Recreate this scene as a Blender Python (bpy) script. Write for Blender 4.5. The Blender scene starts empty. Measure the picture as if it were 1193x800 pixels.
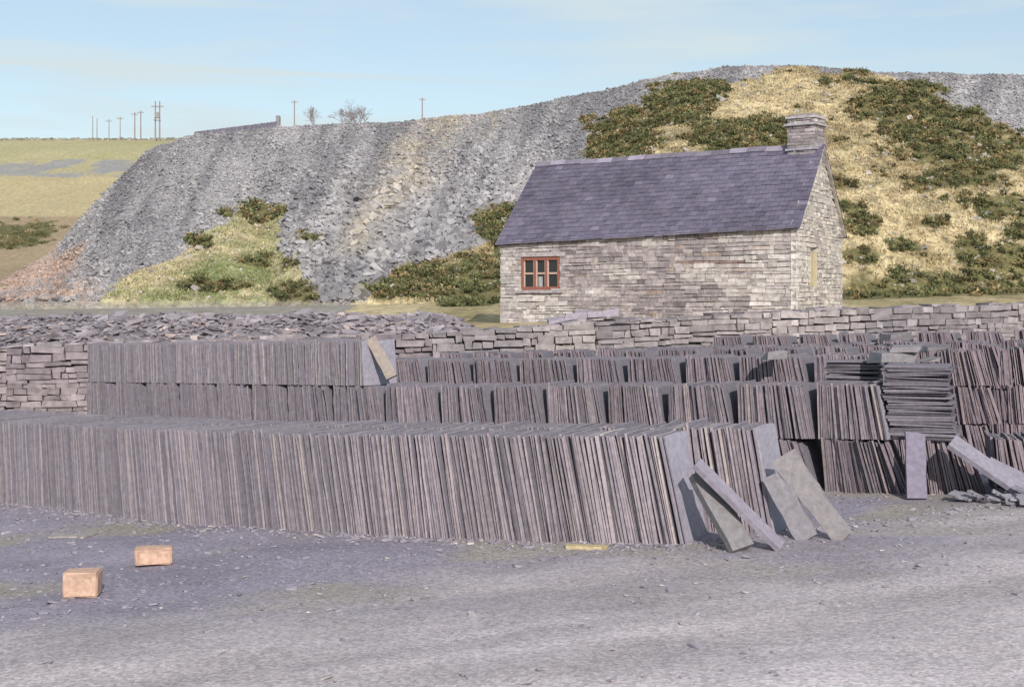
import bpy, math, random
import numpy as np
from mathutils import Vector
random.seed(7); R=np.random.RandomState(11)
EYE=1.45; F=1657.0
scene=bpy.context.scene

# ------------------------------------------------------------ helpers
def hsh(ix,iy,s):
    h=np.sin(ix*127.1+iy*311.7+s*74.7)*43758.5453
    return h-np.floor(h)
def vn(x,y,s=0):
    x=np.asarray(x,float); y=np.asarray(y,float)
    ix=np.floor(x); iy=np.floor(y); fx=x-ix; fy=y-iy
    fx=fx*fx*(3-2*fx); fy=fy*fy*(3-2*fy)
    a=hsh(ix,iy,s);b=hsh(ix+1,iy,s);c=hsh(ix,iy+1,s);d=hsh(ix+1,iy+1,s)
    return (a+(b-a)*fx)*(1-fy)+(c+(d-c)*fx)*fy
def fbm(x,y,s=0,o=4):
    t=0;a=.5;n=0
    x=np.asarray(x,float);y=np.asarray(y,float)
    for i in range(o):
        t=t+a*vn(x,y,s+i*3.1); n+=a; a*=.5; x=x*2.03+5.1; y=y*2.03+1.7
    return t/n
def g(x,y=0):
    return .04*(15*np.tanh(np.asarray(x,float)/15)-1.5)
def smooth(a,b,x):
    t=np.clip((x-a)/(b-a),0,1); return t*t*(3-2*t)

def link(o): scene.collection.objects.link(o); return o
def add_cols(me,cols,domain):
    at=me.attributes.new('col','FLOAT_COLOR',domain)
    c=np.ones((len(cols),4),np.float32); c[:,:3]=np.clip(cols,0,1)
    at.data.foreach_set('color',c.ravel())
def mesh_np(name,V,Fc,mat,cols=None,domain='FACE',smooth_=False,parent=None):
    V=np.asarray(V,np.float32); Fc=np.asarray(Fc,np.int32); k=Fc.shape[1]
    me=bpy.data.meshes.new(name)
    me.vertices.add(len(V)); me.vertices.foreach_set('co',V.ravel())
    me.loops.add(Fc.size); me.loops.foreach_set('vertex_index',Fc.ravel())
    me.polygons.add(len(Fc)); me.polygons.foreach_set('loop_start',np.arange(0,Fc.size,k,dtype=np.int32))
    try: me.polygons.foreach_set('loop_total',np.full(len(Fc),k,np.int32))
    except Exception: pass
    me.update(calc_edges=True); me.validate()
    me.polygons.foreach_set('use_smooth',np.full(len(me.polygons),smooth_,bool))
    if cols is not None: add_cols(me,cols,domain)
    me.materials.append(mat)
    o=link(bpy.data.objects.new(name,me))
    if parent: o.parent=parent
    return o
class Buf:
    def __init__(s): s.v=[];s.f=[];s.c=[]
    def add(s,vs,fs,c):
        n=len(s.v); s.v.extend([tuple(map(float,p)) for p in vs])
        for i,f in enumerate(fs):
            s.f.append([n+j for j in f]); s.c.append(c[i] if isinstance(c,list) else c)
    def box(s,o,ax,ay,az,c,jit=0.):
        o=np.array(o,float);ax=np.array(ax,float);ay=np.array(ay,float);az=np.array(az,float)
        vs=[o,o+ax,o+ax+ay,o+ay,o+az,o+ax+az,o+ax+ay+az,o+ay+az]
        if jit: vs=[p+R.uniform(-jit,jit,3) for p in vs]
        s.add(vs,BOXF,tuple(c))
    def make(s,name,mat,parent=None):
        me=bpy.data.meshes.new(name); me.from_pydata(s.v,[],s.f); me.update()
        add_cols(me,np.array(s.c),'FACE'); me.materials.append(mat)
        o=link(bpy.data.objects.new(name,me))
        if parent: o.parent=parent
        return o
BOXF=[(0,3,2,1),(4,5,6,7),(0,1,5,4),(1,2,6,5),(2,3,7,6),(3,0,4,7)]
CUBE=np.array([[-1,-1,-1],[1,-1,-1],[1,1,-1],[-1,1,-1],[-1,-1,1],[1,-1,1],[1,1,1],[-1,1,1]],float)*.5
def rotm(ax,ay,az):
    cx,sx,cy,sy,cz,sz=np.cos(ax),np.sin(ax),np.cos(ay),np.sin(ay),np.cos(az),np.sin(az)
    M=np.empty((len(ax),3,3))
    M[:,0,0]=cz*cy;M[:,0,1]=cz*sy*sx-sz*cx;M[:,0,2]=cz*sy*cx+sz*sx
    M[:,1,0]=sz*cy;M[:,1,1]=sz*sy*sx+cz*cx;M[:,1,2]=sz*sy*cx-cz*sx
    M[:,2,0]=-sy;M[:,2,1]=cy*sx;M[:,2,2]=cy*cx
    return M
def scatter(name,P,S,tilt,cols,mat,jit=.3,parent=None):
    """many angular boxes as one mesh"""
    N=len(P)
    v=CUBE[None]*np.ones((N,1,1)); v=v+R.uniform(-jit,jit,(N,8,3))*.5
    v=v*S[:,None,:]
    M=rotm(R.uniform(-1,1,N)*tilt,R.uniform(-1,1,N)*tilt,R.uniform(0,6.28,N))
    v=np.einsum('nij,nkj->nki',M,v)+P[:,None,:]
    Fc=np.array(BOXF)[None]+(np.arange(N)*8)[:,None,None]
    c=np.repeat(cols,6,axis=0)
    return mesh_np(name,v.reshape(-1,3),Fc.reshape(-1,4),mat,c,'FACE',False,parent)
def leaves(name,P,size,cols,mat,up=.0):
    N=len(P)
    a=R.normal(size=(N,3));a/=np.linalg.norm(a,axis=1)[:,None]
    b=R.normal(size=(N,3));b[:,2]+=up;b/=np.linalg.norm(b,axis=1)[:,None]
    sz=size[:,None]
    v=np.stack([P-a*sz*.5,P+a*sz*.5,P+b*sz*1.3],1)
    return mesh_np(name,v.reshape(-1,3),np.arange(N*3).reshape(-1,3),mat,cols)

# ------------------------------------------------------------ materials
def mat_attr(name,scale=8,amt=.35,bump=.3,bscale=None,rough=.9,dist=.02,spec=.25,vor=0,det=4):
    m=bpy.data.materials.new(name); m.use_nodes=True; nt=m.node_tree; N=nt.nodes; L=nt.links
    b=N['Principled BSDF']; b.inputs['Roughness'].default_value=rough
    b.inputs['Specular IOR Level'].default_value=spec
    at=N.new('ShaderNodeAttribute'); at.attribute_name='col'
    tc=N.new('ShaderNodeTexCoord')
    vec=tc.outputs['Object']
    n=N.new('ShaderNodeTexNoise'); n.inputs['Scale'].default_value=scale; n.inputs['Detail'].default_value=det; n.inputs['Roughness'].default_value=.65
    L.new(vec,n.inputs['Vector'])
    mr=N.new('ShaderNodeMapRange'); mr.inputs['From Min'].default_value=.3; mr.inputs['From Max'].default_value=.7
    mr.inputs['To Min'].default_value=1-amt; mr.inputs['To Max'].default_value=1+amt
    L.new(n.outputs['Fac'],mr.inputs['Value'])
    last=mr.outputs['Result']
    if vor:
        v=N.new('ShaderNodeTexVoronoi'); v.inputs['Scale'].default_value=vor; L.new(tc.outputs['Object'],v.inputs['Vector'])
        sc=N.new('ShaderNodeSeparateColor'); L.new(v.outputs['Color'],sc.inputs['Color'])
        m2=N.new('ShaderNodeMapRange'); m2.inputs['To Min'].default_value=.78; m2.inputs['To Max'].default_value=1.22
        L.new(sc.outputs['Red'],m2.inputs['Value'])
        mm=N.new('ShaderNodeMath'); mm.operation='MULTIPLY'; L.new(last,mm.inputs[0]); L.new(m2.outputs['Result'],mm.inputs[1]); last=mm.outputs[0]
    vm=N.new('ShaderNodeVectorMath'); vm.operation='SCALE'
    L.new(at.outputs['Color'],vm.inputs[0]); L.new(last,vm.inputs['Scale'])
    L.new(vm.outputs['Vector'],b.inputs['Base Color'])
    if bump:
        n2=N.new('ShaderNodeTexNoise'); n2.inputs['Scale'].default_value=bscale or scale*3; n2.inputs['Detail'].default_value=3
        L.new(tc.outputs['Object'],n2.inputs['Vector'])
        bp=N.new('ShaderNodeBump'); bp.inputs['Strength'].default_value=bump; bp.inputs['Distance'].default_value=dist
        L.new(n2.outputs['Fac'],bp.inputs['Height']); L.new(bp.outputs['Normal'],b.inputs['Normal'])
    return m
M_slate=mat_attr('slate',25,.2,.4,60,.75,.005)
M_stone=mat_attr('masonry_stone',9,.3,.5,30,.95,.02)
M_roof=mat_attr('roof_slate',6,.2,.3,30,.7,.01)
M_rock=mat_attr('waste_rock',3,.2,0,8,.95,.05,det=2)
M_terr=mat_attr('hillside_surface',1.6,.25,.7,5,1,.18,.1,vor=6)
M_leaf=mat_attr('foliage',2,.3,0,None,.9,det=2)
M_wood=mat_attr('painted_wood',12,.15,.1,40,.6)
M_brick=mat_attr('fired_brick',30,.22,.4,90,.95,.004)
M_glass=mat_attr('window_glass',3,.1,0,None,.12,spec=.5)

# ------------------------------------------------------------ camera, light, sky
cam=bpy.data.cameras.new('camera'); co=link(bpy.data.objects.new('camera',cam))
co.location=(0,0,EYE); co.rotation_euler=(math.radians(90),0,0)
cam.lens=50; cam.sensor_width=36; cam.shift_y=-50/1193; cam.clip_end=9000; cam.clip_start=.05
scene.camera=co
sd=Vector((.20,-.86,.46)).normalized()
sun=bpy.data.lights.new('sun','SUN'); so=link(bpy.data.objects.new('sun',sun))
sun.energy=4.4; sun.angle=math.radians(.5); sun.color=(1,.92,.84)
so.rotation_euler=sd.to_track_quat('Z','Y').to_euler(); so.location=(10,-20,20)
w=bpy.data.worlds.new('World'); scene.world=w; w.use_nodes=True
nt=w.node_tree; N=nt.nodes; L=nt.links; bg=N['Background']; bg.inputs['Strength'].default_value=.13
sky=N.new('ShaderNodeTexSky'); sky.sky_type='NISHITA'; sky.sun_disc=False
sky.sun_elevation=math.asin(sd.z); sky.sun_rotation=math.atan2(sd.x,sd.y)%(2*math.pi)
sky.air_density=1.0; sky.dust_density=.6; sky.ozone_density=1.2
tc=N.new('ShaderNodeTexCoord'); sp=N.new('ShaderNodeSeparateXYZ'); L.new(tc.outputs['Generated'],sp.inputs[0])
def mth(op,a,b=None,c=None):
    n=N.new('ShaderNodeMath'); n.operation=op
    for i,q in enumerate((a,b,c)):
        if q is None: continue
        if isinstance(q,(int,float)): n.inputs[i].default_value=q
        else: L.new(q,n.inputs[i])
    return n.outputs[0]
mp=N.new('ShaderNodeMapping'); mp.inputs['Scale'].default_value=(2.6,2.6,22); mp.inputs['Location'].default_value=(3.1,0,.4); L.new(tc.outputs['Generated'],mp.inputs[0])
nz=N.new('ShaderNodeTexNoise'); nz.inputs['Scale'].default_value=1.8; nz.inputs['Detail'].default_value=5; nz.inputs['Roughness'].default_value=.5
L.new(mp.outputs[0],nz.inputs['Vector'])
cr=N.new('ShaderNodeMapRange'); cr.inputs['From Min'].default_value=.46; cr.inputs['From Max'].default_value=.70; cr.inputs['To Min'].default_value=.38; cr.inputs['To Max'].default_value=.97
L.new(nz.outputs['Fac'],cr.inputs['Value'])
# vapour trail: a thin band of high cloud at a fixed bearing/elevation of the sky
yy=mth('MAXIMUM',sp.outputs['Y'],.05)
bx=mth('DIVIDE',sp.outputs['X'],yy); ez=mth('DIVIDE',sp.outputs['Z'],yy)
ln=mth('SUBTRACT',ez,mth('MULTIPLY_ADD',bx,-.042,.1528))
prof=mth('MAXIMUM',mth('SUBTRACT',1.0,mth('DIVIDE',mth('ABSOLUTE',ln),.0030)),0.0)
fade=mth('MULTIPLY',mth('MINIMUM',mth('MAXIMUM',mth('MULTIPLY',mth('SUBTRACT',.06,bx),4.0),0.0),1.0),.7)
trail=mth('MULTIPLY',mth('MULTIPLY',prof,fade),mth('GREATER_THAN',sp.outputs['Y'],.1))
tot=mth('MINIMUM',mth('ADD',cr.outputs[0],trail),.97)
mix=N.new('ShaderNodeMix'); mix.data_type='RGBA'; L.new(tot,mix.inputs['Factor'])
L.new(sky.outputs[0],mix.inputs['A']); mix.inputs['B'].default_value=(5.15,5.95,6.15,1)
L.new(mix.outputs['Result'],bg.inputs['Color'])

# ------------------------------------------------------------ ground
xs=np.unique(np.concatenate([-np.geomspace(8,3000,28),np.linspace(-7.5,8.5,330),np.geomspace(9,3000,28)]))
ys=np.unique(np.concatenate([-np.geomspace(1,3000,25),np.linspace(0,3.5,10),np.linspace(3.8,16,270),np.linspace(16.3,30,30),np.geomspace(32,3000,20)]))
X,Y=np.meshgrid(xs,ys)
near=np.exp(-((Y-9)/9)**4)*(np.abs(X)<9)
Z=g(X)+near*((fbm(X*.8,Y*.8,1)-.5)*.06+(fbm(X*7,Y*7,2,3)-.5)*.008)
V=np.stack([X,Y,Z],-1).reshape(-1,3)
ny,nx=X.shape
idx=np.arange(ny*nx).reshape(ny,nx)
def gridf(idx): return np.stack([idx[:-1,:-1],idx[:-1,1:],idx[1:,1:],idx[1:,:-1]],-1).reshape(-1,4)
tr=(7.7+.42*X-Y)+(fbm(X*.5,Y*1.2,5)-.5)*2.4
tm=smooth(-.8,1.3,tr)
rut=fbm((Y-.40*X)*2.4,X*.22,9)
dark=np.array([.26,.235,.285]); light=np.array([.42,.375,.39])
C=dark+(light-dark)*tm[...,None]
C=C*(1+(rut-.5)[...,None]*.8*tm[...,None])*(.80+.40*fbm(X*1.6,Y*2.6,14))[...,None]
moss=smooth(.52,.70,fbm(X*1.1,Y*1.6,21))*(1-tm)*.5
C=C*(1-moss[...,None])+moss[...,None]*np.array([.33,.30,.21])
M_ground=mat_attr('gravel_ground',60,.22,.4,75,1,.010,.05,vor=55)
mesh_np('ground',V,gridf(idx),M_ground,C.reshape(-1,3),'POINT',True)

A=[(-5.6,12.9),(-4.14,11.66),(-2.6,10.4),(-1.12,9.42),(.2,8.83),(1.04,8.46)]
n=5500
py=R.uniform(4.2,14,n); px=R.uniform(-.42,.42,n)*py
t=(7.7+.42*px-py)+(fbm(px*.5,py*1.2,5)-.5)*2.4
keep=R.rand(n)>.3+smooth(-.8,1.3,t)*.62
px,py=px[keep],py[keep]
Aa=np.array(A+[(3.2,9.6),(5.5,9.3)]); k=R.uniform(0,len(Aa)-1.001,1500); k0=k.astype(int); fr=(k-k0)[:,None]
bp_=Aa[k0]*(1-fr)+Aa[k0+1]*fr; px=np.r_[px,bp_[:,0]-R.gamma(1,.10,1500)*.4]; py=np.r_[py,bp_[:,1]-R.gamma(1,.12,1500)+.02]
n=len(px)
s=R.gamma(1.6,.0055,n)+.006; s=np.minimum(s,.04)
P=np.stack([px,py,g(px)+(fbm(px*.8,py*.8,1)-.5)*.06+.003],1)
S=np.stack([s*R.uniform(1,2,n),s,s*.22+.003],1)
k=R.uniform(.75,1.2,n)[:,None]
cc=np.where(R.rand(n,1)<.08,np.array([[.42,.385,.385]]),np.array([[.28,.255,.295]]))*k
scatter('slate_chippings',P,S,.3,cc,M_slate)

# ------------------------------------------------------------ hillside terrain
sk_u=[-600,-200,-60,8,60,120,175,215,230,320,380,450,500,560,600,640,700,760,800,840,870,930,980,1050,1120,1185,1300,1700,2200]
sk_v=[352,350,340,325,296,228,174,161,158,149,147,143,138,133,125,118,107,95,87,82,80,80,84,88,89,91,100,160,240]
us=np.concatenate([np.linspace(-900,-210,30),np.linspace(-200,1400,720),np.linspace(1410,2300,30)])
b=(us-596.5)/F
yr=np.concatenate([np.linspace(24.5,56,34),np.linspace(56.4,92,230),np.linspace(92.6,345,130),[420,700,1500,4000]])
Bm,Ym=np.meshgrid(b,yr); Um=Bm*F+596.5; Xm=Bm*Ym
crestE=(350-np.interp(Um,sk_u,sk_v))/F
Yb=56+3*np.sin(Um/170.); Yc=89+2*np.sin(Um/110.+1)
zc=crestE*Yc+EYE
base=.95+.5*smooth(38,56,Ym)+g(Xm)*.6
zb=1.5
t=np.clip((Ym-Yb)/(Yc-Yb),0,1)
right=smooth(640,820,Um)
prof=(1-right)*(t**1.0)+right*(1-(1-t)**1.35)
tip=np.where(Ym<Yb,base,np.maximum(base,zb+(zc-zb)*prof))
amp=smooth(0,.15,t)
lump=(fbm(Xm*.11,Ym*.11,3)-.5)*2.2*(.45+.55*right)*(1-.85*smooth(.75,1,t))
rib=(fbm((Um+t*60)/55.,t*1.4,8)-.5)*1.5*(1-right)*(1-.85*smooth(.8,1,t))
tip=tip+amp*(lump+rib)*np.clip((zc-zb)/8,0,1)+(fbm(Xm*.9,Ym*.9,4)-.5)*(.18+.22*right)*amp
fe=.010+.1025*smooth(70,305,Ym)**.75
field=np.where(Ym<310,EYE+Ym*fe,EYE+310*.1125)+(fbm(Xm*.03,Ym*.03,6)-.5)*2.5*smooth(60,120,Ym)*(1-smooth(230,300,Ym))
field=np.where(Ym<70,0,field)
isf=(field>tip)&(Ym>70)
Zm=np.where(isf,field,tip)
Zm=np.where(Ym<25.2,.2,Zm)
Vm=350-(Zm-EYE)/Ym*F
# land-cover zones, surveyed as bearing/elevation
wu=Um+(fbm(Xm*.35,Zm*.5,31)-.5)*70; wv=Vm+(fbm(Xm*.35+9,Zm*.5,32)-.5)*52
def inpoly(u,v,poly):
    r=np.zeros(u.shape,bool); n=len(poly)
    for i in range(n):
        x1,y1=poly[i];x2,y2=poly[(i+1)%n]
        c=((y1>v)!=(y2>v))
        with np.errstate(divide='ignore',invalid='ignore'):
            xi=(x2-x1)*(v-y1)/(y2-y1+1e-9)+x1
        r^=c&(u<xi)
    return r
hill=inpoly(wu,wv,[(800,92),(850,100),(900,90),(960,90),(1010,88),(1080,98),(1130,128),(1190,155),(2400,260),(2400,420),(400,420),(420,352),(480,318),(560,272),(620,240),(690,182),(745,128)])
lveg=inpoly(wu,wv,[(40,420),(130,332),(200,300),(240,272),(300,238),(335,248),(330,300),(365,328),(360,420)])
streak=fbm((Um+(350-Vm)*-.45)/16.,Vm/110.,41); pat=fbm(Xm*.25,Zm*.4,42); fine=fbm(Xm*2.5,Ym*2.5,43)
def mixc(a,b2,t): return np.array(a)*(1-t[...,None])+np.array(b2)*t[...,None]
Cc=mixc([.20,.195,.21],[.325,.315,.325],smooth(.30,.66,streak*.7+pat*.3))
pc=505-(wv-150)*.55; pw=np.exp(-((wu-pc)/30)**2)*smooth(.3,.6,pat*.5+fine*.5)*(1-smooth(280,310,Vm))
pw=np.maximum(pw,.6*np.exp(-((wu-(560-(wv-150)*.8))/14)**2)*smooth(.4,.6,fine)*(1-smooth(200,230,Vm)))
Cc=Cc*(1-.75*pw[...,None])+.75*pw[...,None]*np.array([.40,.35,.27])
rw=smooth(285,305,wv)*(1-smooth(70,125,wu))*smooth(.25,.6,pat*.4+fine*.6)*(~isf)
Cc=Cc*(1-.8*rw[...,None])+.8*rw[...,None]*np.array([.41,.28,.21])
lc=mixc([.20,.23,.10],[.46,.40,.25],smooth(.35,.65,pat*.6+fine*.4)); Cc=np.where(lveg[...,None],lc,Cc)
hc=mixc([.34,.27,.15],[.54,.45,.28],smooth(.3,.65,pat*.5+fbm(Xm*.8,Zm*1.2,45)*.5))
hc=hc*(1-.3*smooth(.52,.7,fine))[...,None]
Cc=np.where(hill[...,None],hc,Cc)
fc=np.where((Vm<186)[...,None],mixc([.36,.34,.18],[.45,.40,.24],pat),np.where((Vm<206)[...,None],mixc([.42,.37,.22],[.31,.30,.29],smooth(.35,.55,pat)),np.where((Vm<252)[...,None],mixc([.50,.42,.24],[.42,.35,.21],pat),mixc([.29,.22,.15],[.40,.31,.2],pat))))
Cc=np.where(isf[...,None],fc,Cc)
flat=(Ym<Yb)
Cc=np.where((flat&~hill)[...,None],mixc([.30,.27,.2],[.30,.28,.28],fine),Cc)
ell=[(730,160,46,26),(790,122,46,26),(850,155,44,18),(905,148,30,16),(815,103,34,9),(695,178,18,8),(985,215,18,10),(1000,262,24,15),(995,300,20,10),(985,240,12,8),
(1055,125,58,20),(1100,160,66,30),(1150,185,50,28),(1110,212,46,11),(1165,243,30,10),(1062,288,26,10),(1160,300,46,17),(1045,338,84,18),(1150,332,56,15),(1120,238,18,7),(1000,94,25,4),(1075,112,34,9),(1130,285,14,7),(1095,262,12,6),
(550,330,50,34),(500,328,44,22),(462,346,50,11),(578,275,18,30),(1185,270,24,9),(960,100,10,4),
(315,243,17,13),(230,288,18,7),(340,345,26,12),(358,282,11,7),(275,252,8,4),(250,330,40,8),(300,300,18,6),(335,308,10,6),
(25,275,36,13),(60,262,14,6),(1280,200,60,40),(1350,300,80,30),(-60,270,50,20)]
G=np.zeros(Um.shape)
eu_=Um+(fbm(Xm*.55,Zm*.8,53)-.5)*58; ev_=Vm+(fbm(Xm*.55+7,Zm*.8,54)-.5)*30
for (eu,ev,ru,rv) in ell:
    G=np.maximum(G,1.25-((eu_-eu)**2/ru**2+(ev_-ev)**2/rv**2)*.75)
G=G*(.15+1.6*fbm(Xm*1.2,Zm*1.9,51))-.13
gm=(G>.36)&((Ym>Yb-6))&(Ym<300)
extra=(hill)&(fbm(Xm*.7,Zm*1.2,52)>.68)&(Ym>Yb)&(~gm)
halo=smooth(.0,.34,G)*.5
Cc=Cc*(1-halo[...,None])+halo[...,None]*np.array([.25,.22,.12])
Cc=np.where(gm[...,None],mixc([.10,.10,.045],[.20,.17,.085],fine),Cc)
Cc=np.where(extra[...,None],Cc*.6+np.array([.13,.12,.06])*.4,Cc)
ny,nx=Um.shape; idx=np.arange(ny*nx).reshape(ny,nx)
mesh_np('hillside',np.stack([Xm,Ym,Zm],-1).reshape(-1,3),gridf(idx),M_terr,Cc.reshape(-1,3),'POINT',True)

vis=(Um>-120)&(Um<1320)&(t>.0)&(Ym<96)
def pick(mask,n):
    ii=np.argwhere(mask)
    wgt=Ym[mask]; wgt=wgt/wgt.sum()
    q=ii[R.choice(len(ii),n,p=wgt)]
    return q[:,0],q[:,1]
# scree blocks
m=vis&(~hill)&(~lveg)&(~isf)&(~gm)
i,j=pick(m,66000); n=len(i)
big=np.exp(-((Um[i,j]-490)/140)**2)*(1-smooth(.3,.9,t[i,j]))+.12*smooth(.3,.0,t[i,j])
s=(.038+R.gamma(1.2,.032,n))*(1+1.5*big)
s=np.minimum(s,.14+.32*big)
P=np.stack([Xm[i,j]+R.uniform(-.12,.12,n),Ym[i,j]+R.uniform(-.12,.12,n),Zm[i,j]],1)
P[:,2]+=s*.06
S=np.stack([s*R.uniform(1,1.9,n),s*R.uniform(.7,1.2,n),s*R.uniform(.35,.9,n)],1)
cc=Cc[i,j]*R.uniform(.75,1.25,n)[:,None]
scatter('slate_waste_scree',P,S,.8,cc,M_rock)
i,j=pick(vis&(hill|lveg),2200); n=len(i); s=.03+R.gamma(1.5,.035,n)
P=np.stack([Xm[i,j],Ym[i,j],Zm[i,j]+s*.1],1)
scatter('hillside_stones',P,np.stack([s*1.5,s,s*.6],1),.6,np.ones((n,3))*np.array([.38,.35,.32])*R.uniform(.7,1.2,(n,1)),M_rock)
# gorse: dense clumps plus scattered outliers and heather round the edges
i,j=pick(gm&(Um>-150)&(Um<1400)&(Ym<290),5200)
edge=(G>.12)&(~gm)&(Ym>Yb)&(Ym<200)&(Um>-150)&(Um<1400)
i2,j2=pick(edge,1100); i3,j3=pick(extra&(Um<1400),500)
kind=np.r_[np.zeros(len(i)),np.ones(len(i2)+len(i3))]
i=np.r_[i,i2,i3]; j=np.r_[j,j2,j3]; nb=len(i)
per=55
rad=R.uniform(.14,.42,nb)*(1+.8*(Ym[i,j]>110))*np.where(kind>0,.55,1)
d=R.normal(size=(nb,per,3)); d/=np.linalg.norm(d,axis=2)[...,None]; d*=R.uniform(.45,1.1,(nb,per,1))
d[...,2]=np.abs(d[...,2])*R.uniform(.6,1.1,(nb,1))
P=np.stack([Xm[i,j],Ym[i,j],Zm[i,j]],1)[:,None]+d*rad[:,None,None]
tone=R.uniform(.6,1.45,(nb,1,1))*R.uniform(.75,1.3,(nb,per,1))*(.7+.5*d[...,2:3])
br=(R.rand(nb,1,1)<np.where(kind>0,.55,.27)[:,None,None])
cc=np.where(br,np.array([.22,.17,.085]),np.array([.115,.122,.055]))*tone
leaves('gorse_bushes',P.reshape(-1,3),np.full(nb*per,.09)*R.uniform(.7,1.5,nb*per),cc.reshape(-1,3),M_leaf,.5)
# grass tussocks
i,j=pick(vis&(hill|lveg)&~gm,12000); nb=len(i); per=7
P=np.stack([Xm[i,j],Ym[i,j],Zm[i,j]],1)[:,None]+R.normal(size=(nb,per,3))*np.array([.12,.12,.02])
cc=(Cc[i,j]*R.uniform(.75,1.15,(nb,1)))[:,None]*np.ones((nb,per,1))
leaves('hill_grass',P.reshape(-1,3),R.uniform(.05,.12,nb*per),cc.reshape(-1,3),M_leaf,2.5)

def terr_z(x,y):
    bb=x/y; r=np.argmin(np.abs(yr-y)); return float(np.interp(bb,b,Zm[r]))

# ------------------------------------------------------------ masonry
def stones(buf,p0,p1,zb,zt,ch,ln,colf,openings=(),prot=.03,depth=.12,jit=.008,gap=.012):
    p0=np.array(p0,float);p1=np.array(p1,float);Lw=np.linalg.norm(p1-p0);tx=(p1-p0)/Lw
    nrm=np.array([tx[1],-tx[0]])
    ztm=max(zt(s) for s in np.linspace(0,Lw,60)); zbm=min(zb(s) for s in np.linspace(0,Lw,10))
    z=0
    H=ztm-zbm
    while z<H:
        h=ch*R.uniform(.65,1.4); s=-R.uniform(0,ln)
        while s<Lw:
            l=ln*R.choice([.5,.8,1,1.4,2])*R.uniform(.8,1.2)
            a=max(s,0);e=min(s+l,Lw)
            if e-a>.04:
                ok=[(a,e)]
                mz=zbm+z+h*.5
                for (oa,oe,oz0,oz1) in openings:
                    if oz0-h*.3<mz<oz1+h*.3:
                        nk=[]
                        for (q,r_) in ok:
                            if r_<=oa or q>=oe: nk.append((q,r_))
                            else:
                                if q<oa: nk.append((q,oa))
                                if r_>oe: nk.append((oe,r_))
                        ok=nk
                for (q,r_) in ok:
                    if r_-q<.04: continue
                    sm=(q+r_)/2; off=zb(sm)-zbm
                    wv_=.015*math.sin(sm*1.3+z*5)
                    z0=zbm+z+off+wv_; z1=z0+h-gap
                    if R.rand()<.12: z1+=h*.3
                    lim=[zt(q),zt(r_)]
                    if z0>max(lim)-.02: continue
                    pr=R.uniform(0,prot)
                    c=np.array(colf(sm,z0,l))*R.uniform(.78,1.22)
                    q2=q+gap*.4;r2=r_-gap*.4
                    vs=[]
                    for (dd) in (pr,-depth):
                        for (ss,zz,lm) in ((q2,z0,lim[0]),(r2,z0,lim[1]),(r2,z1,lim[1]),(q2,z1,lim[0])):
                            p=p0+tx*(ss+R.uniform(-jit,jit))+nrm*(dd+R.uniform(-jit,jit))
                            vs.append((p[0],p[1],min(zz+R.uniform(-jit,jit),lm-.004)))
                    buf.add(vs,[(0,1,2,3),(7,6,5,4),(4,5,1,0),(5,6,2,1),(6,7,3,2),(7,4,0,3)],tuple(c))
            s+=l
        z+=h

# ------------------------------------------------------------ boundary wall
wp=[(-13.5,19.6),(-7.35,20.7),(-1.17,20.9),(1.25,21.5),(4.2,23.0),(8.9,25.0),(15,27.5)]
wt=[.62,.78,.98,1.11,1.26,1.41,1.60]
M_drystone=mat_attr('drystone_wall_stone',7,.3,.6,30,.95,.02)
bw=Buf()
for q in range(len(wp)-1):
    p0,p1=wp[q],wp[q+1]; Lw=math.dist(p0,p1)
    f=lambda s,a=wt[q],c=wt[q+1],Lw=Lw:a+(c-a)*s/Lw+.04*(vn(s*1.7+q*9,0.5,3)-.5)
    fb=lambda s,p0=p0,p1=p1,Lw=Lw:float(g(p0[0]+(p1[0]-p0[0])*s/Lw))-.1
    def colf(s,z,l,q=q):
        k=vn(s*.9+q*7,z*2.0,5)
        c=np.array([.21,.19,.205])*(1-k)+np.array([.32,.285,.275])*k
        if q<=1: c=c*np.array([.9,.86,.9])
        if R.rand()<.1: c=c*1.3
        return c
    ch=.095 if q>=2 else .085
    stones(bw,p0,p1,fb,f,ch,.24,colf,prot=.05,depth=.2,jit=.012,gap=.014)
    t2=np.array([p1[0]-p0[0],p1[1]-p0[1]])/Lw; nn=np.array([-t2[1],t2[0]])
    a=np.array(p0)+nn*.06; c2=np.array(p1)+nn*.06; a3=a+nn*.5; c3=c2+nn*.5
    vs=[(*a,fb(0)),(*c2,fb(Lw)),(*c3,fb(Lw)),(*a3,fb(0)),(*a,wt[q]-.06),(*c2,wt[q+1]-.06),(*c3,wt[q+1]-.06),(*a3,wt[q]-.06)]
    bw.add(vs,BOXF,(.09,.08,.09))
    s=0
    while s<Lw:
        l=R.uniform(.18,.42);h=R.uniform(.02,.055)
        if R.rand()<.75:
            p=np.array(p0)+t2*s+nn*R.uniform(-.03,.12)
            an=R.uniform(-.12,.12)+math.atan2(t2[1],t2[0]); ax=np.array([math.cos(an)*l,math.sin(an)*l,R.uniform(-.02,.02)+(wt[q+1]-wt[q])/Lw*l]); ay=np.array([-math.sin(an),math.cos(an),0])*R.uniform(.25,.4)
            bw.box((p[0],p[1],f(s)-.02),ax,ay,(0,0,h),np.array([.29,.26,.28])*R.uniform(.7,1.2),.012)
        s+=l*R.uniform(.7,1.1)
bw.make('drystone_wall',M_drystone)

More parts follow.
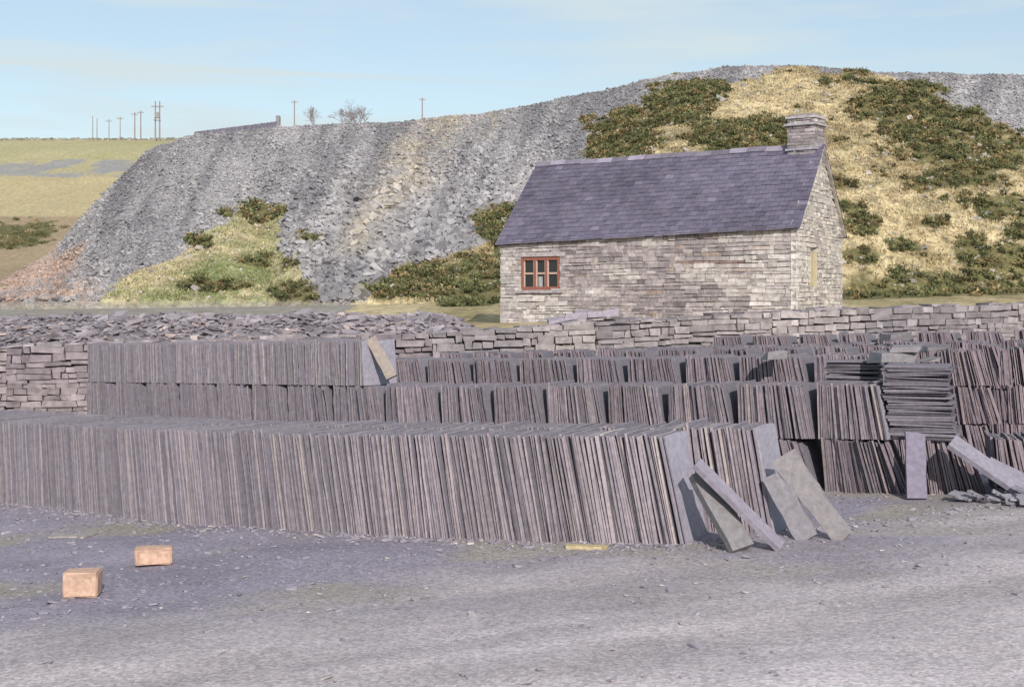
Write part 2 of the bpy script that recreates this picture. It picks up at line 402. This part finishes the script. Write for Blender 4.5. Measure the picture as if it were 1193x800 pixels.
# rubble heap behind the wall at the left
xs2=np.linspace(-14,.6,120); ys2=np.linspace(21.2,26.5,40); X2,Y2=np.meshgrid(xs2,ys2)
def heapz(x,y):
    rr=np.clip(1-np.abs((y-23.6)/2.6)**2,0,1)*smooth(.6,-1.2,x)
    return .1+(np.interp(x,[-14,-8,-4,-1,.6],[1.03,1.12,1.17,1.19,.9])-.1+.16*(fbm(x*.9,y*.9,61)-.5))*rr
Z2=heapz(X2,Y2)+(fbm(X2*4,Y2*4,62)-.5)*.06
idx=np.arange(Z2.size).reshape(Z2.shape)
heap=mesh_np('slate_rubble_heap',np.stack([X2,Y2,Z2],-1).reshape(-1,3),gridf(idx),M_rock,np.ones((Z2.size,3))*np.array([.18,.165,.185]),'POINT')
n=11000; xx=R.uniform(-14,.6,n); yy2=21.25+4.2*R.uniform(0,1,n)
zz=heapz(xx,yy2)+R.uniform(-.01,.04,n)
s=np.minimum(.03+R.gamma(1.3,.025,n),.20)
c=np.array([.255,.23,.255])*R.uniform(.65,1.3,(n,1)); c=np.where(R.rand(n,1)<.07,c*np.array([1.5,1.35,1.15]),c)
scatter('loose_slabs',np.stack([xx,yy2,zz],1),np.stack([s*R.uniform(1,2.2,n),s*1.0,s*.35],1),.4,c,M_rock,.3,heap)

# ------------------------------------------------------------ slate rows
def resample(path,n=600):
    p=np.array(path,float); dd=np.r_[0,np.cumsum(np.linalg.norm(np.diff(p,axis=0),axis=1))]
    s=np.linspace(0,dd[-1],n); q=np.stack([np.interp(s,dd,p[:,0]),np.interp(s,dd,p[:,1])],1)
    k=41; pad=np.pad(q,((k//2,k//2),(0,0)),'edge'); 
    pad[:k//2]=q[0]-(q[1]-q[0])*np.arange(k//2,0,-1)[:,None]; pad[-(k//2):]=q[-1]+(q[-1]-q[-2])*np.arange(1,k//2+1)[:,None]
    q=np.stack([np.convolve(pad[:,i],np.ones(k)/k,'valid') for i in (0,1)],1)
    dd=np.r_[0,np.cumsum(np.linalg.norm(np.diff(q,axis=0),axis=1))]
    return q,dd
def slate_row(buf,path,z0,h,w,x0=-99,x1=99,sp=.02,gl=(.45,.6),lean=(3,12),groups=True,tint=(1,1,1),seed=0,jd=.012,bright=1.0,gap=.03):
    q,dd=resample(path); L_=dd[-1]
    s=0; gs=0; gln=R.uniform(*gl); gcol=1.0; tone=1.0; toneN=0
    while s<L_:
        f=(s-gs)/gln
        if f>=1:
            gs=s+(gap if groups else 0); s=gs; gln=R.uniform(*gl); f=0; gcol=R.uniform(.90,1.08); 
        px_=np.interp(s,dd,q[:,0]); py_=np.interp(s,dd,q[:,1])
        e=.15; tx_=np.interp(min(s+e,L_),dd,q[:,0])-np.interp(max(s-e,0),dd,q[:,0]); ty_=np.interp(min(s+e,L_),dd,q[:,1])-np.interp(max(s-e,0),dd,q[:,1])
        th=max(.005,R.normal(sp*.64,sp*.20)); step=th+abs(R.normal(0,sp*.20))+sp*.10
        if not(x0<px_<x1): s+=step; continue
        tl=math.hypot(tx_,ty_); yaw=R.normal(0,.02); c_,s_=math.cos(yaw),math.sin(yaw)
        t2=np.array([tx_/tl,ty_/tl]); t2=np.array([t2[0]*c_-t2[1]*s_,t2[0]*s_+t2[1]*c_]); nn=np.array([-t2[1],t2[0]])
        if groups: le=lean[0]+(lean[1]-lean[0])*f+R.normal(0,.6)
        else: le=lean[0]+(lean[1]-lean[0])*(s/L_)+(vn(s*1.3,seed+.5,2)-.5)*3.5+R.normal(0,.6)
        tl_=math.tan(math.radians(le))
        first=groups and f<.02
        hh=h+R.normal(0,.006)+(R.rand()<.025)*.02+first*.010; off=R.normal(0,jd)*.9+(R.rand()<.06)*-.015; ww=w+R.uniform(-.02,.02)
        if R.rand()<.07: off+=.03
        zb_=float(g(px_))+z0-.01
        pts=[(off+R.normal(0,.003),hh*k/5) for k in range(6)]
        pts+= [(off+ww*.5,hh+R.normal(0,.004)),(off+ww,hh+R.normal(0,.006)),(off+ww,0),]
        n_=len(pts); vs=[]
        for sd_ in (0,th):
            wob=R.normal(0,.0012)
            for (a,z) in pts:
                x=px_+nn[0]*a+t2[0]*(sd_+wob-tl_*z); y=py_+nn[1]*a+t2[1]*(sd_+wob-tl_*z)
                vs.append((x,y,zb_+z*math.cos(math.radians(le))))
        fs=[tuple(range(n_)),tuple(range(2*n_-1,n_-1,-1))]+[(k2,n_+k2,n_+(k2+1)%n_,(k2+1)%n_) for k2 in range(n_)]
        if toneN<=0: tone=R.uniform(.88,1.1); toneN=R.randint(4,16)
        toneN-=1
        k=R.rand(); base=np.array([.23,.203,.235])*(1-k)+np.array([.325,.278,.295])*k
        if R.rand()<.05: base=np.array([.35,.30,.285])
        if R.rand()<.11: base=base*.64
        base=base*np.array(tint)*gcol*tone*R.uniform(.86,1.14)*bright
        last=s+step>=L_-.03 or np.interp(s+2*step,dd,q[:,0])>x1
        fcol=np.array([.28,.27,.325]) if last else np.array([.17,.16,.19])  # inner faces coloured darker: gap shade painted in, end slate keeps slate colour
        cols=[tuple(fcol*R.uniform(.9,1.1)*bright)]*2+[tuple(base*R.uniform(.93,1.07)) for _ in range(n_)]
        buf.add(vs,fs,cols)
        s+=step
# front pair
ba=Buf(); slate_row(ba,A,0,.68,.44,sp=.022,gl=(.7,1.5),lean=(3,11),groups=False,seed=1,jd=.011,bright=1.08); ba.make('slate_row',M_slate)
A2=[(-5.3,13.3),(-3.85,12.05),(-2.3,10.8),(-.85,9.85),(.42,9.27),(1.23,8.93),(1.62,8.74)]
ba=Buf(); slate_row(ba,A2,0,.675,.42,sp=.023,lean=(3,10),groups=False,seed=5,bright=1.05); ba.make('slate_row',M_slate)
# tiered row behind
Bp=[(-4.65,15.6),(-3.0,14.2),(-1.22,12.65),(0,11.9),(1.3,11.1),(2.72,10.3)]
bb_=Buf()
Bl=Bp+[(4.6,9.9),(6.5,9.7)]
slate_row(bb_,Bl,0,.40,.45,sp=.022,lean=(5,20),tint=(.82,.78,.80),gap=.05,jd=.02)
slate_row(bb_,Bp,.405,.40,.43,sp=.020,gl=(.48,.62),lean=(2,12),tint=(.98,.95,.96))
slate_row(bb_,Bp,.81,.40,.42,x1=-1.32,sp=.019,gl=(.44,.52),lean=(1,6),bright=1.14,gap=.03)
bb_.make('slate_row',M_slate)
# rows further back
Cp=[(-1.35,14.7),(.82,13.2),(2.67,12.0),(3.3,11.7)]
bc=Buf(); slate_row(bc,Cp,0,.49,.42,sp=.022,lean=(3,12)); slate_row(bc,Cp,.49,.46,.42,sp=.022,gl=(.5,.65),lean=(3,13),tint=(.95,.9,.92)); bc.make('slate_row',M_slate)
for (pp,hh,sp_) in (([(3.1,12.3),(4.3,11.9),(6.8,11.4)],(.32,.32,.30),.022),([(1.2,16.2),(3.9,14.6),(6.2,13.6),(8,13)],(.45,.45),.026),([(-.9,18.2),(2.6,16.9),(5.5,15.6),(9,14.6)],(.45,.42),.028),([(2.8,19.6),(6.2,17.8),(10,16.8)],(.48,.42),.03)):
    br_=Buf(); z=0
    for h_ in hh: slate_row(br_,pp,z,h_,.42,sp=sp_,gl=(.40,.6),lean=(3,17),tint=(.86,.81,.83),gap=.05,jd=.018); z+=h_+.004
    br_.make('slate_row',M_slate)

# ------------------------------------------------------------ slabs, stack
def plank(buf,p0,p1,wd,w_,th,c,ir=.012,taper=(1,1)):
    p0=np.array(p0,float);p1=np.array(p1,float);d_=p1-p0;wd=np.array(wd,float)
    u=d_/np.linalg.norm(d_); wd=wd-u*np.dot(wd,u); wd/=np.linalg.norm(wd); nn=np.cross(u,wd)
    K=7; out=[]
    def wk(k): return w_/2*(taper[0]+(taper[1]-taper[0])*k/K)
    for k in range(K+1): out.append(p0+d_*(k/K)+u*R.uniform(-ir,ir)*(k in(0,K))+wd*(-wk(k)+R.uniform(-ir,ir)*.5))
    for k in range(K,-1,-1): out.append(p0+d_*(k/K)+u*R.uniform(-ir,ir)*(k in(0,K))+wd*(wk(k)+R.uniform(-ir,ir)*.5))
    n_=len(out); vs=[o-nn*th/2 for o in out]+[o+nn*th/2 for o in out]
    fs=[tuple(range(n_)),tuple(range(2*n_-1,n_-1,-1))]+[(k,n_+k,n_+(k+1)%n_,(k+1)%n_) for k in range(n_)]
    c=np.array(c); buf.add(vs,fs,[tuple(c)]*2+[tuple(c*R.uniform(.9,1.15)) for _ in range(n_)])
def slab(p0,p1,wd,w_,th,c,name='slate_slab',ir=.012,taper=(1,1)):
    q=Buf(); plank(q,p0,p1,wd,w_,th,c,ir,taper); return q.make(name,M_slate)
slab((1.565,8.27,.015),(1.08,8.36,.50),(.35,.9,.25),.12,.03,(.26,.235,.285),ir=.008)
slab((1.33,8.22,.01),(1.12,8.46,.42),(.9,.35,0),.15,.05,(.20,.19,.20),ir=.008)
slab((1.99,8.52,.02),(1.66,8.70,.50),(.75,-.3,.5),.15,.05,(.27,.25,.26),ir=.014,taper=(.8,1.0))
slab((1.78,8.58,.02),(1.60,8.72,.38),(.8,-.3,.3),.14,.04,(.25,.235,.26),ir=.014,taper=(.9,1.0))
slab((2.86,10.05,.05),(2.89,10.2,.50),(1,0,0),.14,.03,(.20,.18,.24),ir=.006)
slab((3.56,9.75,.10),(3.07,9.95,.47),(.2,.8,.5),.17,.035,(.25,.23,.28),ir=.008)
slab((3.75,9.9,.10),(3.35,10.0,.30),(.2,.8,.5),.15,.035,(.24,.22,.27),ir=.008)
slab((-1.07,12.7,.76),(-1.28,12.85,1.11),(.9,.1,.3),.10,.035,(.29,.245,.22),ir=.008)
sm=Buf()
for _ in range(24):
    x=R.uniform(3.15,3.75);y=R.uniform(9.3,9.85);l=R.uniform(.06,.22);a=R.uniform(0,3.1)
    z=float(g(x))+R.uniform(.015,.05)
    plank(sm,(x,y,z),(x+l*math.cos(a),y+l*math.sin(a),z+R.uniform(0,.06)),(-math.sin(a),math.cos(a),R.uniform(-.2,.2)),l*.6,.014,np.array([.28,.26,.30])*R.uniform(.7,1.2),.02)
sm.make('broken_slates',M_slate)
def stack(cx,cy,z0,z1,a0,lx,ly,k0=.145):
    q=Buf(); z=z0; drx=0
    while z<z1:
        th=R.uniform(.009,.020); a=a0+R.normal(0,.035); ca,sa=math.cos(a),math.sin(a)
        ll=lx*R.uniform(.94,1.05); w_=ly*R.uniform(.94,1.05)
        drx+=R.normal(0,.004); ox,oy=R.normal(0,.009,2); ox+=drx
        o=np.array([cx+ox-ca*ll/2+sa*w_/2,cy+oy-sa*ll/2-ca*w_/2,z])
        q.box(o,(ca*ll,sa*ll,R.normal(0,.005)),(-sa*w_,ca*w_,0),(0,0,th),np.array([k0,k0*.91,k0*1.08])*R.uniform(.65,1.5),.005)
        z+=th+R.uniform(.001,.005)
    return q
stack(3.02,10.42,.44,.98,-.35,.46,.38).make('flat_slate_stack',M_slate)
stack(2.72,11.25,.42,.97,-.3,.42,.42).make('flat_slate_stack',M_slate)
sm=Buf()
for (x,y,z,l,w_,h,a) in ((2.78,10.7,.985,.26,.22,.06,.2),(2.86,10.75,1.045,.22,.2,.05,-.3),(3.05,10.5,.985,.16,.14,.03,.5),(2.15,11.95,.99,.16,.16,.05,.2),(3.55,12.2,.99,.2,.15,.04,.1),(4.4,12.05,.99,.22,.15,.03,.3),(3.9,14.7,1.0,.25,.2,.07,.3)):
    z+=0 if x<3.1 and y<11 else float(g(x))-.06
    sm.box((x,y,z),(l*math.cos(a),l*math.sin(a),.01),(-w_*math.sin(a),w_*math.cos(a),0),(.02,0,h),np.array([.18,.17,.185])*R.uniform(.8,1.3),.018)
sm.make('loose_slates',M_slate)
sm=Buf()
for (x,z,l,h,w_) in ((.55,1.10,.35,.06,.3),(.8,1.15,.5,.08,.3),(1.15,1.17,.45,.1,.3),(.95,1.24,.3,.07,.25)):
    sm.box((x,21.55,z),(l,.03,R.uniform(-.05,.08)),(0,w_,0),(0,0,h),np.array([.29,.265,.31])*R.uniform(.8,1.2),.025)
sm.make('coping_slabs',M_slate)

# ------------------------------------------------------------ bricks and litter
def brick(x,y,a,l,w_,h,name='brick',z=0,rx=0):
    me=bpy.data.meshes.new(name); import bmesh
    bm=bmesh.new(); bmesh.ops.create_cube(bm,size=1)
    for v in bm.verts: v.co=Vector((v.co.x*l,v.co.y*w_,v.co.z*h+h/2))
    bmesh.ops.bevel(bm,geom=list(bm.edges),offset=.007,segments=2,affect='EDGES')
    fr=[f for f in bm.faces if f.normal.y<-.9 and f.calc_area()>l*h*.4]
    bmesh.ops.inset_individual(bm,faces=fr,thickness=h*.28,depth=-.006)
    bmesh.ops.subdivide_edges(bm,edges=list(bm.edges),cuts=2)
    for v in bm.verts: v.co+=Vector(R.normal(0,.0018,3))
    bm.to_mesh(me); bm.free()
    add_cols(me,np.ones((len(me.polygons),3))*np.array([.50,.34,.26])*R.uniform(.9,1.08,(len(me.polygons),1)),'FACE')
    me.materials.append(M_brick); o=link(bpy.data.objects.new(name,me)); o.location=(x,y,float(g(x))+z); o.rotation_euler=(rx,0,a); return o
brick(-2.34,7.75,.10,.185,.15,.135)
brick(-2.18,8.65,.22,.22,.12,.10)
sl=Buf(); plank(sl,(-3.20,9.9,-.185),(-2.90,9.85,-.175),(0,1,0),.16,.012,(.32,.29,.285),.05); sl.make('flat_stone',M_slate)
sl=Buf(); plank(sl,(.33,8.6,-.035),(.58,8.5,-.025),(.3,1,0),.08,.02,(.48,.40,.24),.02); sl.make('wood_offcut',M_brick)

# ------------------------------------------------------------ cottage
house=link(bpy.data.objects.new('stone_cottage',None))
PA=np.array([6.0,30.0]);PB=np.array([-.28,34.5]);PC=np.array([8.03,34.6]);PD=np.array([1.75,39.1])
ZA,ZB=3.04,2.88; ZR=4.98
RA=(PA+PC)/2; RB=(PB+PD)/2
core=Buf()
tfv=(PA-PB)/np.linalg.norm(PA-PB); tgv=(PC-PA)/np.linalg.norm(PC-PA)
# inner leaf of the walls, 70-80 mm behind the stone faces; stones bond into it
I=.08
a=PA-tfv*I+tgv*I; b_=PB+tfv*I+tgv*I; c_=PC-tfv*I-tgv*I; d_=PD+tfv*I-tgv*I; ra=(a+c_)/2; rb=(b_+d_)/2
vs=[(*a,.3),(*b_,.3),(*d_,.3),(*c_,.3),(*a,ZA-.05),(*b_,ZB-.05),(*d_,ZB-.05),(*c_,ZA-.05),(*ra,ZR-.10),(*rb,ZR-.10)]
core.add(vs,[(0,1,2,3),(1,0,4,5),(3,2,6,7),(0,3,7,8,4),(2,1,5,9,6),(4,8,9,5),(7,6,9,8)],(.42,.395,.385))
core.make('wall_core',M_stone,house)
Lf=float(np.linalg.norm(PA-PB)); Lg=float(np.linalg.norm(PC-PA))
win=(.61,1.73,1.70,2.49)
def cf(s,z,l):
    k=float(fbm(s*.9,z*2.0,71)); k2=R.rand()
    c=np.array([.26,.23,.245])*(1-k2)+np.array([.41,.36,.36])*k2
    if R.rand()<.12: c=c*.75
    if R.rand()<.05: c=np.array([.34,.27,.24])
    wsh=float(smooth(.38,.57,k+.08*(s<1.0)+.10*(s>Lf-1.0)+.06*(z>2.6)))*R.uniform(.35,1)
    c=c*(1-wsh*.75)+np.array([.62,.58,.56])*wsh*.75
    if 4.0<s<6.6 and 2.19<z<2.28: c=np.array([.30,.21,.20])*R.uniform(.85,1.3)
    return c
hw=Buf()
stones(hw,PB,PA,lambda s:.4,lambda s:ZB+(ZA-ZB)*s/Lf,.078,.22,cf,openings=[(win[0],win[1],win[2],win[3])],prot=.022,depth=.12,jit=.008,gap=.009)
gw=(1.35,2.05,1.77,2.55)
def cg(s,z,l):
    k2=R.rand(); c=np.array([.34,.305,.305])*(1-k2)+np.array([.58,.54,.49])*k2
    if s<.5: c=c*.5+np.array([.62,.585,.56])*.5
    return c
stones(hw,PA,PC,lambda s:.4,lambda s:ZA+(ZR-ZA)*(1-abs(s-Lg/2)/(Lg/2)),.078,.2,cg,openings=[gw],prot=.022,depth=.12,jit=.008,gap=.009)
hw.make('stone_walls',M_stone,house)
tf=np.array([*(PA-PB)/Lf,0]); nf=np.array([tf[1],-tf[0],0]); Z3=np.array([0,0,1.])
def at(s,z,o=0,p=PB,t_=tf,n_=nf): return np.array([p[0],p[1],0])+t_*s+n_*o+Z3*z
wn=Buf(); fc=(.27,.11,.08)
def bar(s0,s1,z0,z1,o0,o1,c,buf=wn,**k): buf.box(at(s0,z0,o0,**k),(at(s1,z0,o0,**k)-at(s0,z0,o0,**k)),(at(s0,z0,o1,**k)-at(s0,z0,o0,**k)),Z3*(z1-z0),c)
bar(win[0],win[0]+.07,win[2],win[3],-.06,.0,fc); bar(win[1]-.07,win[1],win[2],win[3],-.06,.0,fc)
bar(win[0]+.07,win[1]-.07,win[3]-.08,win[3],-.06,-.003,fc); bar(win[0]+.07,win[1]-.07,win[2],win[2]+.08,-.06,-.003,fc)
x0=win[0]+.07;x1=win[1]-.07;z0=win[2]+.08;z1=win[3]-.08
for k in (1,2):
    sx=x0+(x1-x0)*k/3; bar(sx-.03,sx+.03,z0,z1,-.055,-.006,fc)
for k in range(3):
    a0=x0+(x1-x0)*k/3+.03;a1=x0+(x1-x0)*(k+1)/3-.03
    if k==0: a0-=.03
    if k==2: a1+=.03
    zm=(z0+z1)/2
    bar(a0,a0+.022,z0,z1,-.053,-.02,(.52,.40,.36)); bar(a1-.022,a1,z0,z1,-.053,-.02,(.52,.40,.36))
    bar(a0+.022,a1-.022,zm-.022,zm+.022,-.053,-.02,(.50,.34,.29)); 
wn.make('window_frame',M_wood,house)
gl_=Buf(); bar(x0,x1,z0,z1,-.066,-.060,(.025,.026,.03),gl_); gl_.make('window_glass',M_glass,house)
cu=Buf(); bar(x0+.40,x0+.52,z0,z0+.24,-.059,-.0585,(.36,.36,.38),cu); cu.make('curtain',M_wood,house)
si=Buf(); bar(win[0]-.1,win[1]+.1,win[2]-.07,win[2]-.004,-.02,.07,(.36,.33,.35),si)
bar(win[0]-.15,win[1]+.15,win[3]+.004,win[3]+.10,-.02,.034,(.40,.37,.38),si); si.make('sill_and_lintel',M_stone,house)
tg=np.array([*(PC-PA)/Lg,0]); ng=np.array([tg[1],-tg[0],0]); kk=dict(p=PA,t_=tg,n_=ng)
dr=Buf()
for k in range(5):
    s0=gw[0]+.04+(gw[1]-gw[0]-.08)*k/5; s1=s0+(gw[1]-gw[0]-.08)/5-.008
    bar(s0,s1,gw[2],gw[3]-.05,-.06,-.02,np.array([.50,.43,.27])*R.uniform(.85,1.1),dr,**kk)
bar(gw[0],gw[0]+.038,gw[2],gw[3],-.06,.01,(.45,.4,.3),dr,**kk); bar(gw[1]-.038,gw[1],gw[2],gw[3],-.06,.01,(.45,.4,.3),dr,**kk)
dr.make('boarded_window',M_wood,house)
# roof slates
rf=Buf()
def slope(e0,e1,r0,r1,z00,z01,zr):
    E0=np.array([*e0,z00]);E1=np.array([*e1,z01]);R0=np.array([*r0,zr]);R1=np.array([*r1,zr])
    def P_(s,t_): return (E0*(1-s)+E1*s)*(1-t_)+(R0*(1-s)+R1*s)*t_
    nn=np.cross(E1-E0,R0-E0); nn/=np.linalg.norm(nn)
    if nn[2]<0: nn=-nn
    rows=19; n_=34
    rf.add([P_(-.012,-.03)-nn*.02,P_(1.012,-.03)-nn*.02,P_(1.012,1)-nn*.02,P_(-.012,1)-nn*.02],[(0,1,2,3)],(.07,.07,.09))
    for r_ in range(rows):
        t0=-.045+1.045*r_/rows; t1=t0+1.045/rows*1.35; t1=min(t1,1.0)
        sh=(r_%2)*.5+R.uniform(-.05,.05)
        for c in range(-1,n_+1):
            s0=(c+sh)/n_; s1=s0+1/n_-.0012; s0=max(s0,-.014);s1=min(s1,1.014)
            if s1-s0<.006: continue
            dt=R.normal(0,.0030); lf=.020+R.uniform(0,.010)
            k=R.rand(); ptc=float(fbm(s0*7,t0*3,81))
            c_=np.array([.118,.105,.153])*(1-k)+np.array([.155,.137,.185])*k
            c_=c_*(.64+.70*ptc)*R.uniform(.90,1.1)
            if R.rand()<.02: c_=c_*1.4
            a0=P_(s0,t0+dt);a1=P_(s1,t0+dt);b1=P_(s1,t1);b0=P_(s0,t1)
            vs=[a0+nn*(lf-.010),a1+nn*(lf-.010),b1+nn*.001,b0+nn*.001,a0+nn*lf,a1+nn*lf,b1+nn*.010,b0+nn*.010]
            rf.add(vs,BOXF,tuple(c_))
slope(PB,PA,RB,RA,ZB,ZA,ZR); slope(PD,PC,RB,RA,ZB,ZA,ZR)
rf.make('slate_roof',M_roof,house)
rd=Buf(); Lr=np.linalg.norm(RA-RB); tr_=np.array([*(RA-RB)/Lr,0]); nr=np.array([tr_[1],-tr_[0],0]); nseg=17
for k in range(nseg):
    s0=-.08+(Lr+.14)*k/nseg; s1=s0+(Lr+.14)/nseg-.012
    o0=np.array([*RB,ZR])+tr_*s0; o1=np.array([*RB,ZR])+tr_*s1; zz_=R.uniform(-.012,.012)
    vs=[]
    for o in (o0,o1):
        vs+=[o+nr*.14+Z3*(-.075+zz_),o+nr*.05+Z3*(.045+zz_),o-nr*.05+Z3*(.045+zz_),o-nr*.14+Z3*(-.075+zz_)]
    rd.add(vs,[(0,1,5,4),(1,2,6,5),(2,3,7,6),(3,2,1,0),(4,5,6,7)],tuple(np.array([.20,.18,.23])*R.uniform(.75,1.6)))
rd.make('ridge_tiles',M_roof,house)
vg=Buf()
for (e,z_) in ((PA,ZA),(PC,ZA)):
    E=np.array([*e,z_])+ng*.02; Rr=np.array([*RA,ZR])+ng*.02
    for k in range(14):
        p=E+(Rr-E)*k/14; q_=E+(Rr-E)*(k+.96)/14
        vg.box(p-Z3*.05,q_-p,ng*.07,Z3*(.05+R.uniform(-.006,.01)),np.array([.54,.51,.5])*R.uniform(.8,1.15))
vg.make('verge_pointing',M_stone,house)
gt=Buf(); p=at(-.05,ZB-.075,.035); q_=at(Lf+.03,ZA-.075,.035); gt.box(p,q_-p,nf*.05,Z3*.045,(.10,.095,.12)); gt.make('eaves_board',M_wood,house)
# chimney
chm=Buf(); cc_=np.array([*RA,0])-tr_*.36; hx,hy=.33,.29
c4=[cc_+tr_*hx*sx+nr*hy*sy for sx,sy in ((-1,1),(1,1),(1,-1),(-1,-1))]
for k in range(4):
    p,q_=c4[k],c4[(k+1)%4]
    stones(chm,p[:2],q_[:2],lambda s:4.5,lambda s:5.58,.085,.19,lambda s,z,l:np.array([.28,.25,.255])*R.uniform(.7,1.5),prot=.015,depth=.08,jit=.006)
def ring(x,z0,z1,c): chm.box(cc_-tr_*(hx+x)-nr*(hy+x)+Z3*z0,tr_*2*(hx+x),nr*2*(hy+x),Z3*(z1-z0),c,.006)
ring(-.03,4.45,5.57,(.27,.25,.25)); ring(.055,5.42,5.47,(.36,.34,.36)); ring(.03,5.585,5.635,(.40,.37,.38)); ring(-.05,5.64,5.70,(.30,.28,.28))
ring(.04,4.86,4.90,(.32,.31,.36))
chm.make('chimney',M_stone,house)

# ------------------------------------------------------------ skyline things
def cyl(buf,p0,p1,r0,r1,c,n=6):
    p0=np.array(p0,float);p1=np.array(p1,float);d_=p1-p0;d_/=np.linalg.norm(d_)
    a=np.cross(d_,[.3,.9,.1]);a/=np.linalg.norm(a);b2=np.cross(d_,a)
    vs=[p+ (a*math.cos(6.283*k/n)+b2*math.sin(6.283*k/n))*r for p,r in ((p0,r0),(p1,r1)) for k in range(n)]
    buf.add(vs,[(k,(k+1)%n,n+(k+1)%n,n+k) for k in range(n)]+[tuple(range(n,2*n))],c)
pcn=(.26,.22,.21)
def pole(u,v,y=300,cross=1,r=.16):
    bb=(u-596.5)/F; x=bb*y; zt_=EYE+(350-v)/F*y; zb_=terr_z(x,y)-.5
    q=Buf(); c=pcn; cyl(q,(x,y,zb_),(x,y,zt_),r*1.15,r*.8,c)
    for k in range(cross):
        z=zt_-.5-.9*k; q.box((x-.7,y-.25,z),(1.4,0,0),(0,.12,0),(0,0,.12),c)
        for dx in (-.6,-.25,.25,.6): cyl(q,(x+dx,y-.2,z+.12),(x+dx,y-.2,z+.32),.05,.05,(.35,.35,.37))
    return q
for (u,v,cr_) in ((343,117,1),(492,114,1),(157,131,1),(164,129,1),(140,136,1),(127,139,1),(108,135,0),(113,138,0)):
    pole(u,v,300,cr_,.15 if u>150 else .10).make('telegraph_pole',M_wood)
q=Buf()
for u in (181,186):
    p=pole(u,118,290,0,.17); n0=len(q.v); q.v+=p.v; q.f+=[[i_+n0 for i_ in f] for f in p.f]; q.c+=p.c
x=(183.5-596.5)/F*290; zt_=EYE+(350-118)/F*290
q.box((x-1.2,289.7,zt_-1.2),(2.4,0,0),(0,.2,0),(0,0,.2),pcn); q.box((x-.5,289.5,zt_-3.4),(1.0,0,0),(0,.8,0),(0,0,1.1),(.25,.25,.25)); q.box((x-.7,289.6,zt_-4.0),(1.4,0,0),(0,.3,0),(0,0,.2),pcn)
q.make('transformer_pole',M_wood)
def bare_tree(u,y,h,wid):
    bb=(u-596.5)/F; x=bb*y; z=terr_z(x,y)-.3; q=Buf(); c=(.28,.24,.25)
    def br(p,d_,l,r,dep):
        e=p+d_*l; cyl(q,p,e,r,r*.65,c,4)
        if dep==0: return
        for _ in range(3 if dep>1 else 4):
            nd=d_+R.normal(0,.42,3)*np.array([wid,1,.7]); nd[2]+=.12; nd/=np.linalg.norm(nd); br(e if R.rand()<.6 else p+d_*l*.7,nd,l*R.uniform(.65,.85),r*.62,dep-1)
    br(np.array([x,y,z]),np.array([0,0,1.]),h*.27,.16,5)
    return q
for (u,h,wd) in ((364,9.0,.9),(403,9.0,1.6),(413,9.6,1.6),(423,9.0,1.5)):
    bare_tree(u,290,h,wd).make('bare_tree',M_wood)
q=Buf()
K=26
for k in range(K):
    u=226+(322-226)*k/K; u2=226+(322-226)*(k+1)/K; y=94
    x=(u-596.5)/F*y;x2=(u2-596.5)/F*y; zt_=EYE+(350-(153.5-12*k/K))/F*y
    q.box((x,y,zt_-1.6),(x2-x,0,0),(0,.6,0),(0,0,1.6),np.array([.15,.14,.18])*R.uniform(.85,1.15),.02)
x=(323-596.5)/F*94; q.box((x-.12,94.1,9.5),(.28,0,0),(0,.4,0),(0,0,EYE+(350-135)/F*94-9.5),(.24,.23,.24),.03)
q.make('incline_wall',M_stone)
q=Buf()
for k in range(90):
    u=-60+285*k/90; y=302; x=(u-596.5)/F*y; q.box((x,y,terr_z(x,y)-.5),(.65,0,0),(0,.6,0),(0,0,.8+R.uniform(0,.35)),np.array([.24,.23,.19])*R.uniform(.7,1.2),.12)
q.make('field_hedge',M_leaf)

scene.view_settings.view_transform='Standard'; scene.view_settings.look='None'; scene.view_settings.exposure=0
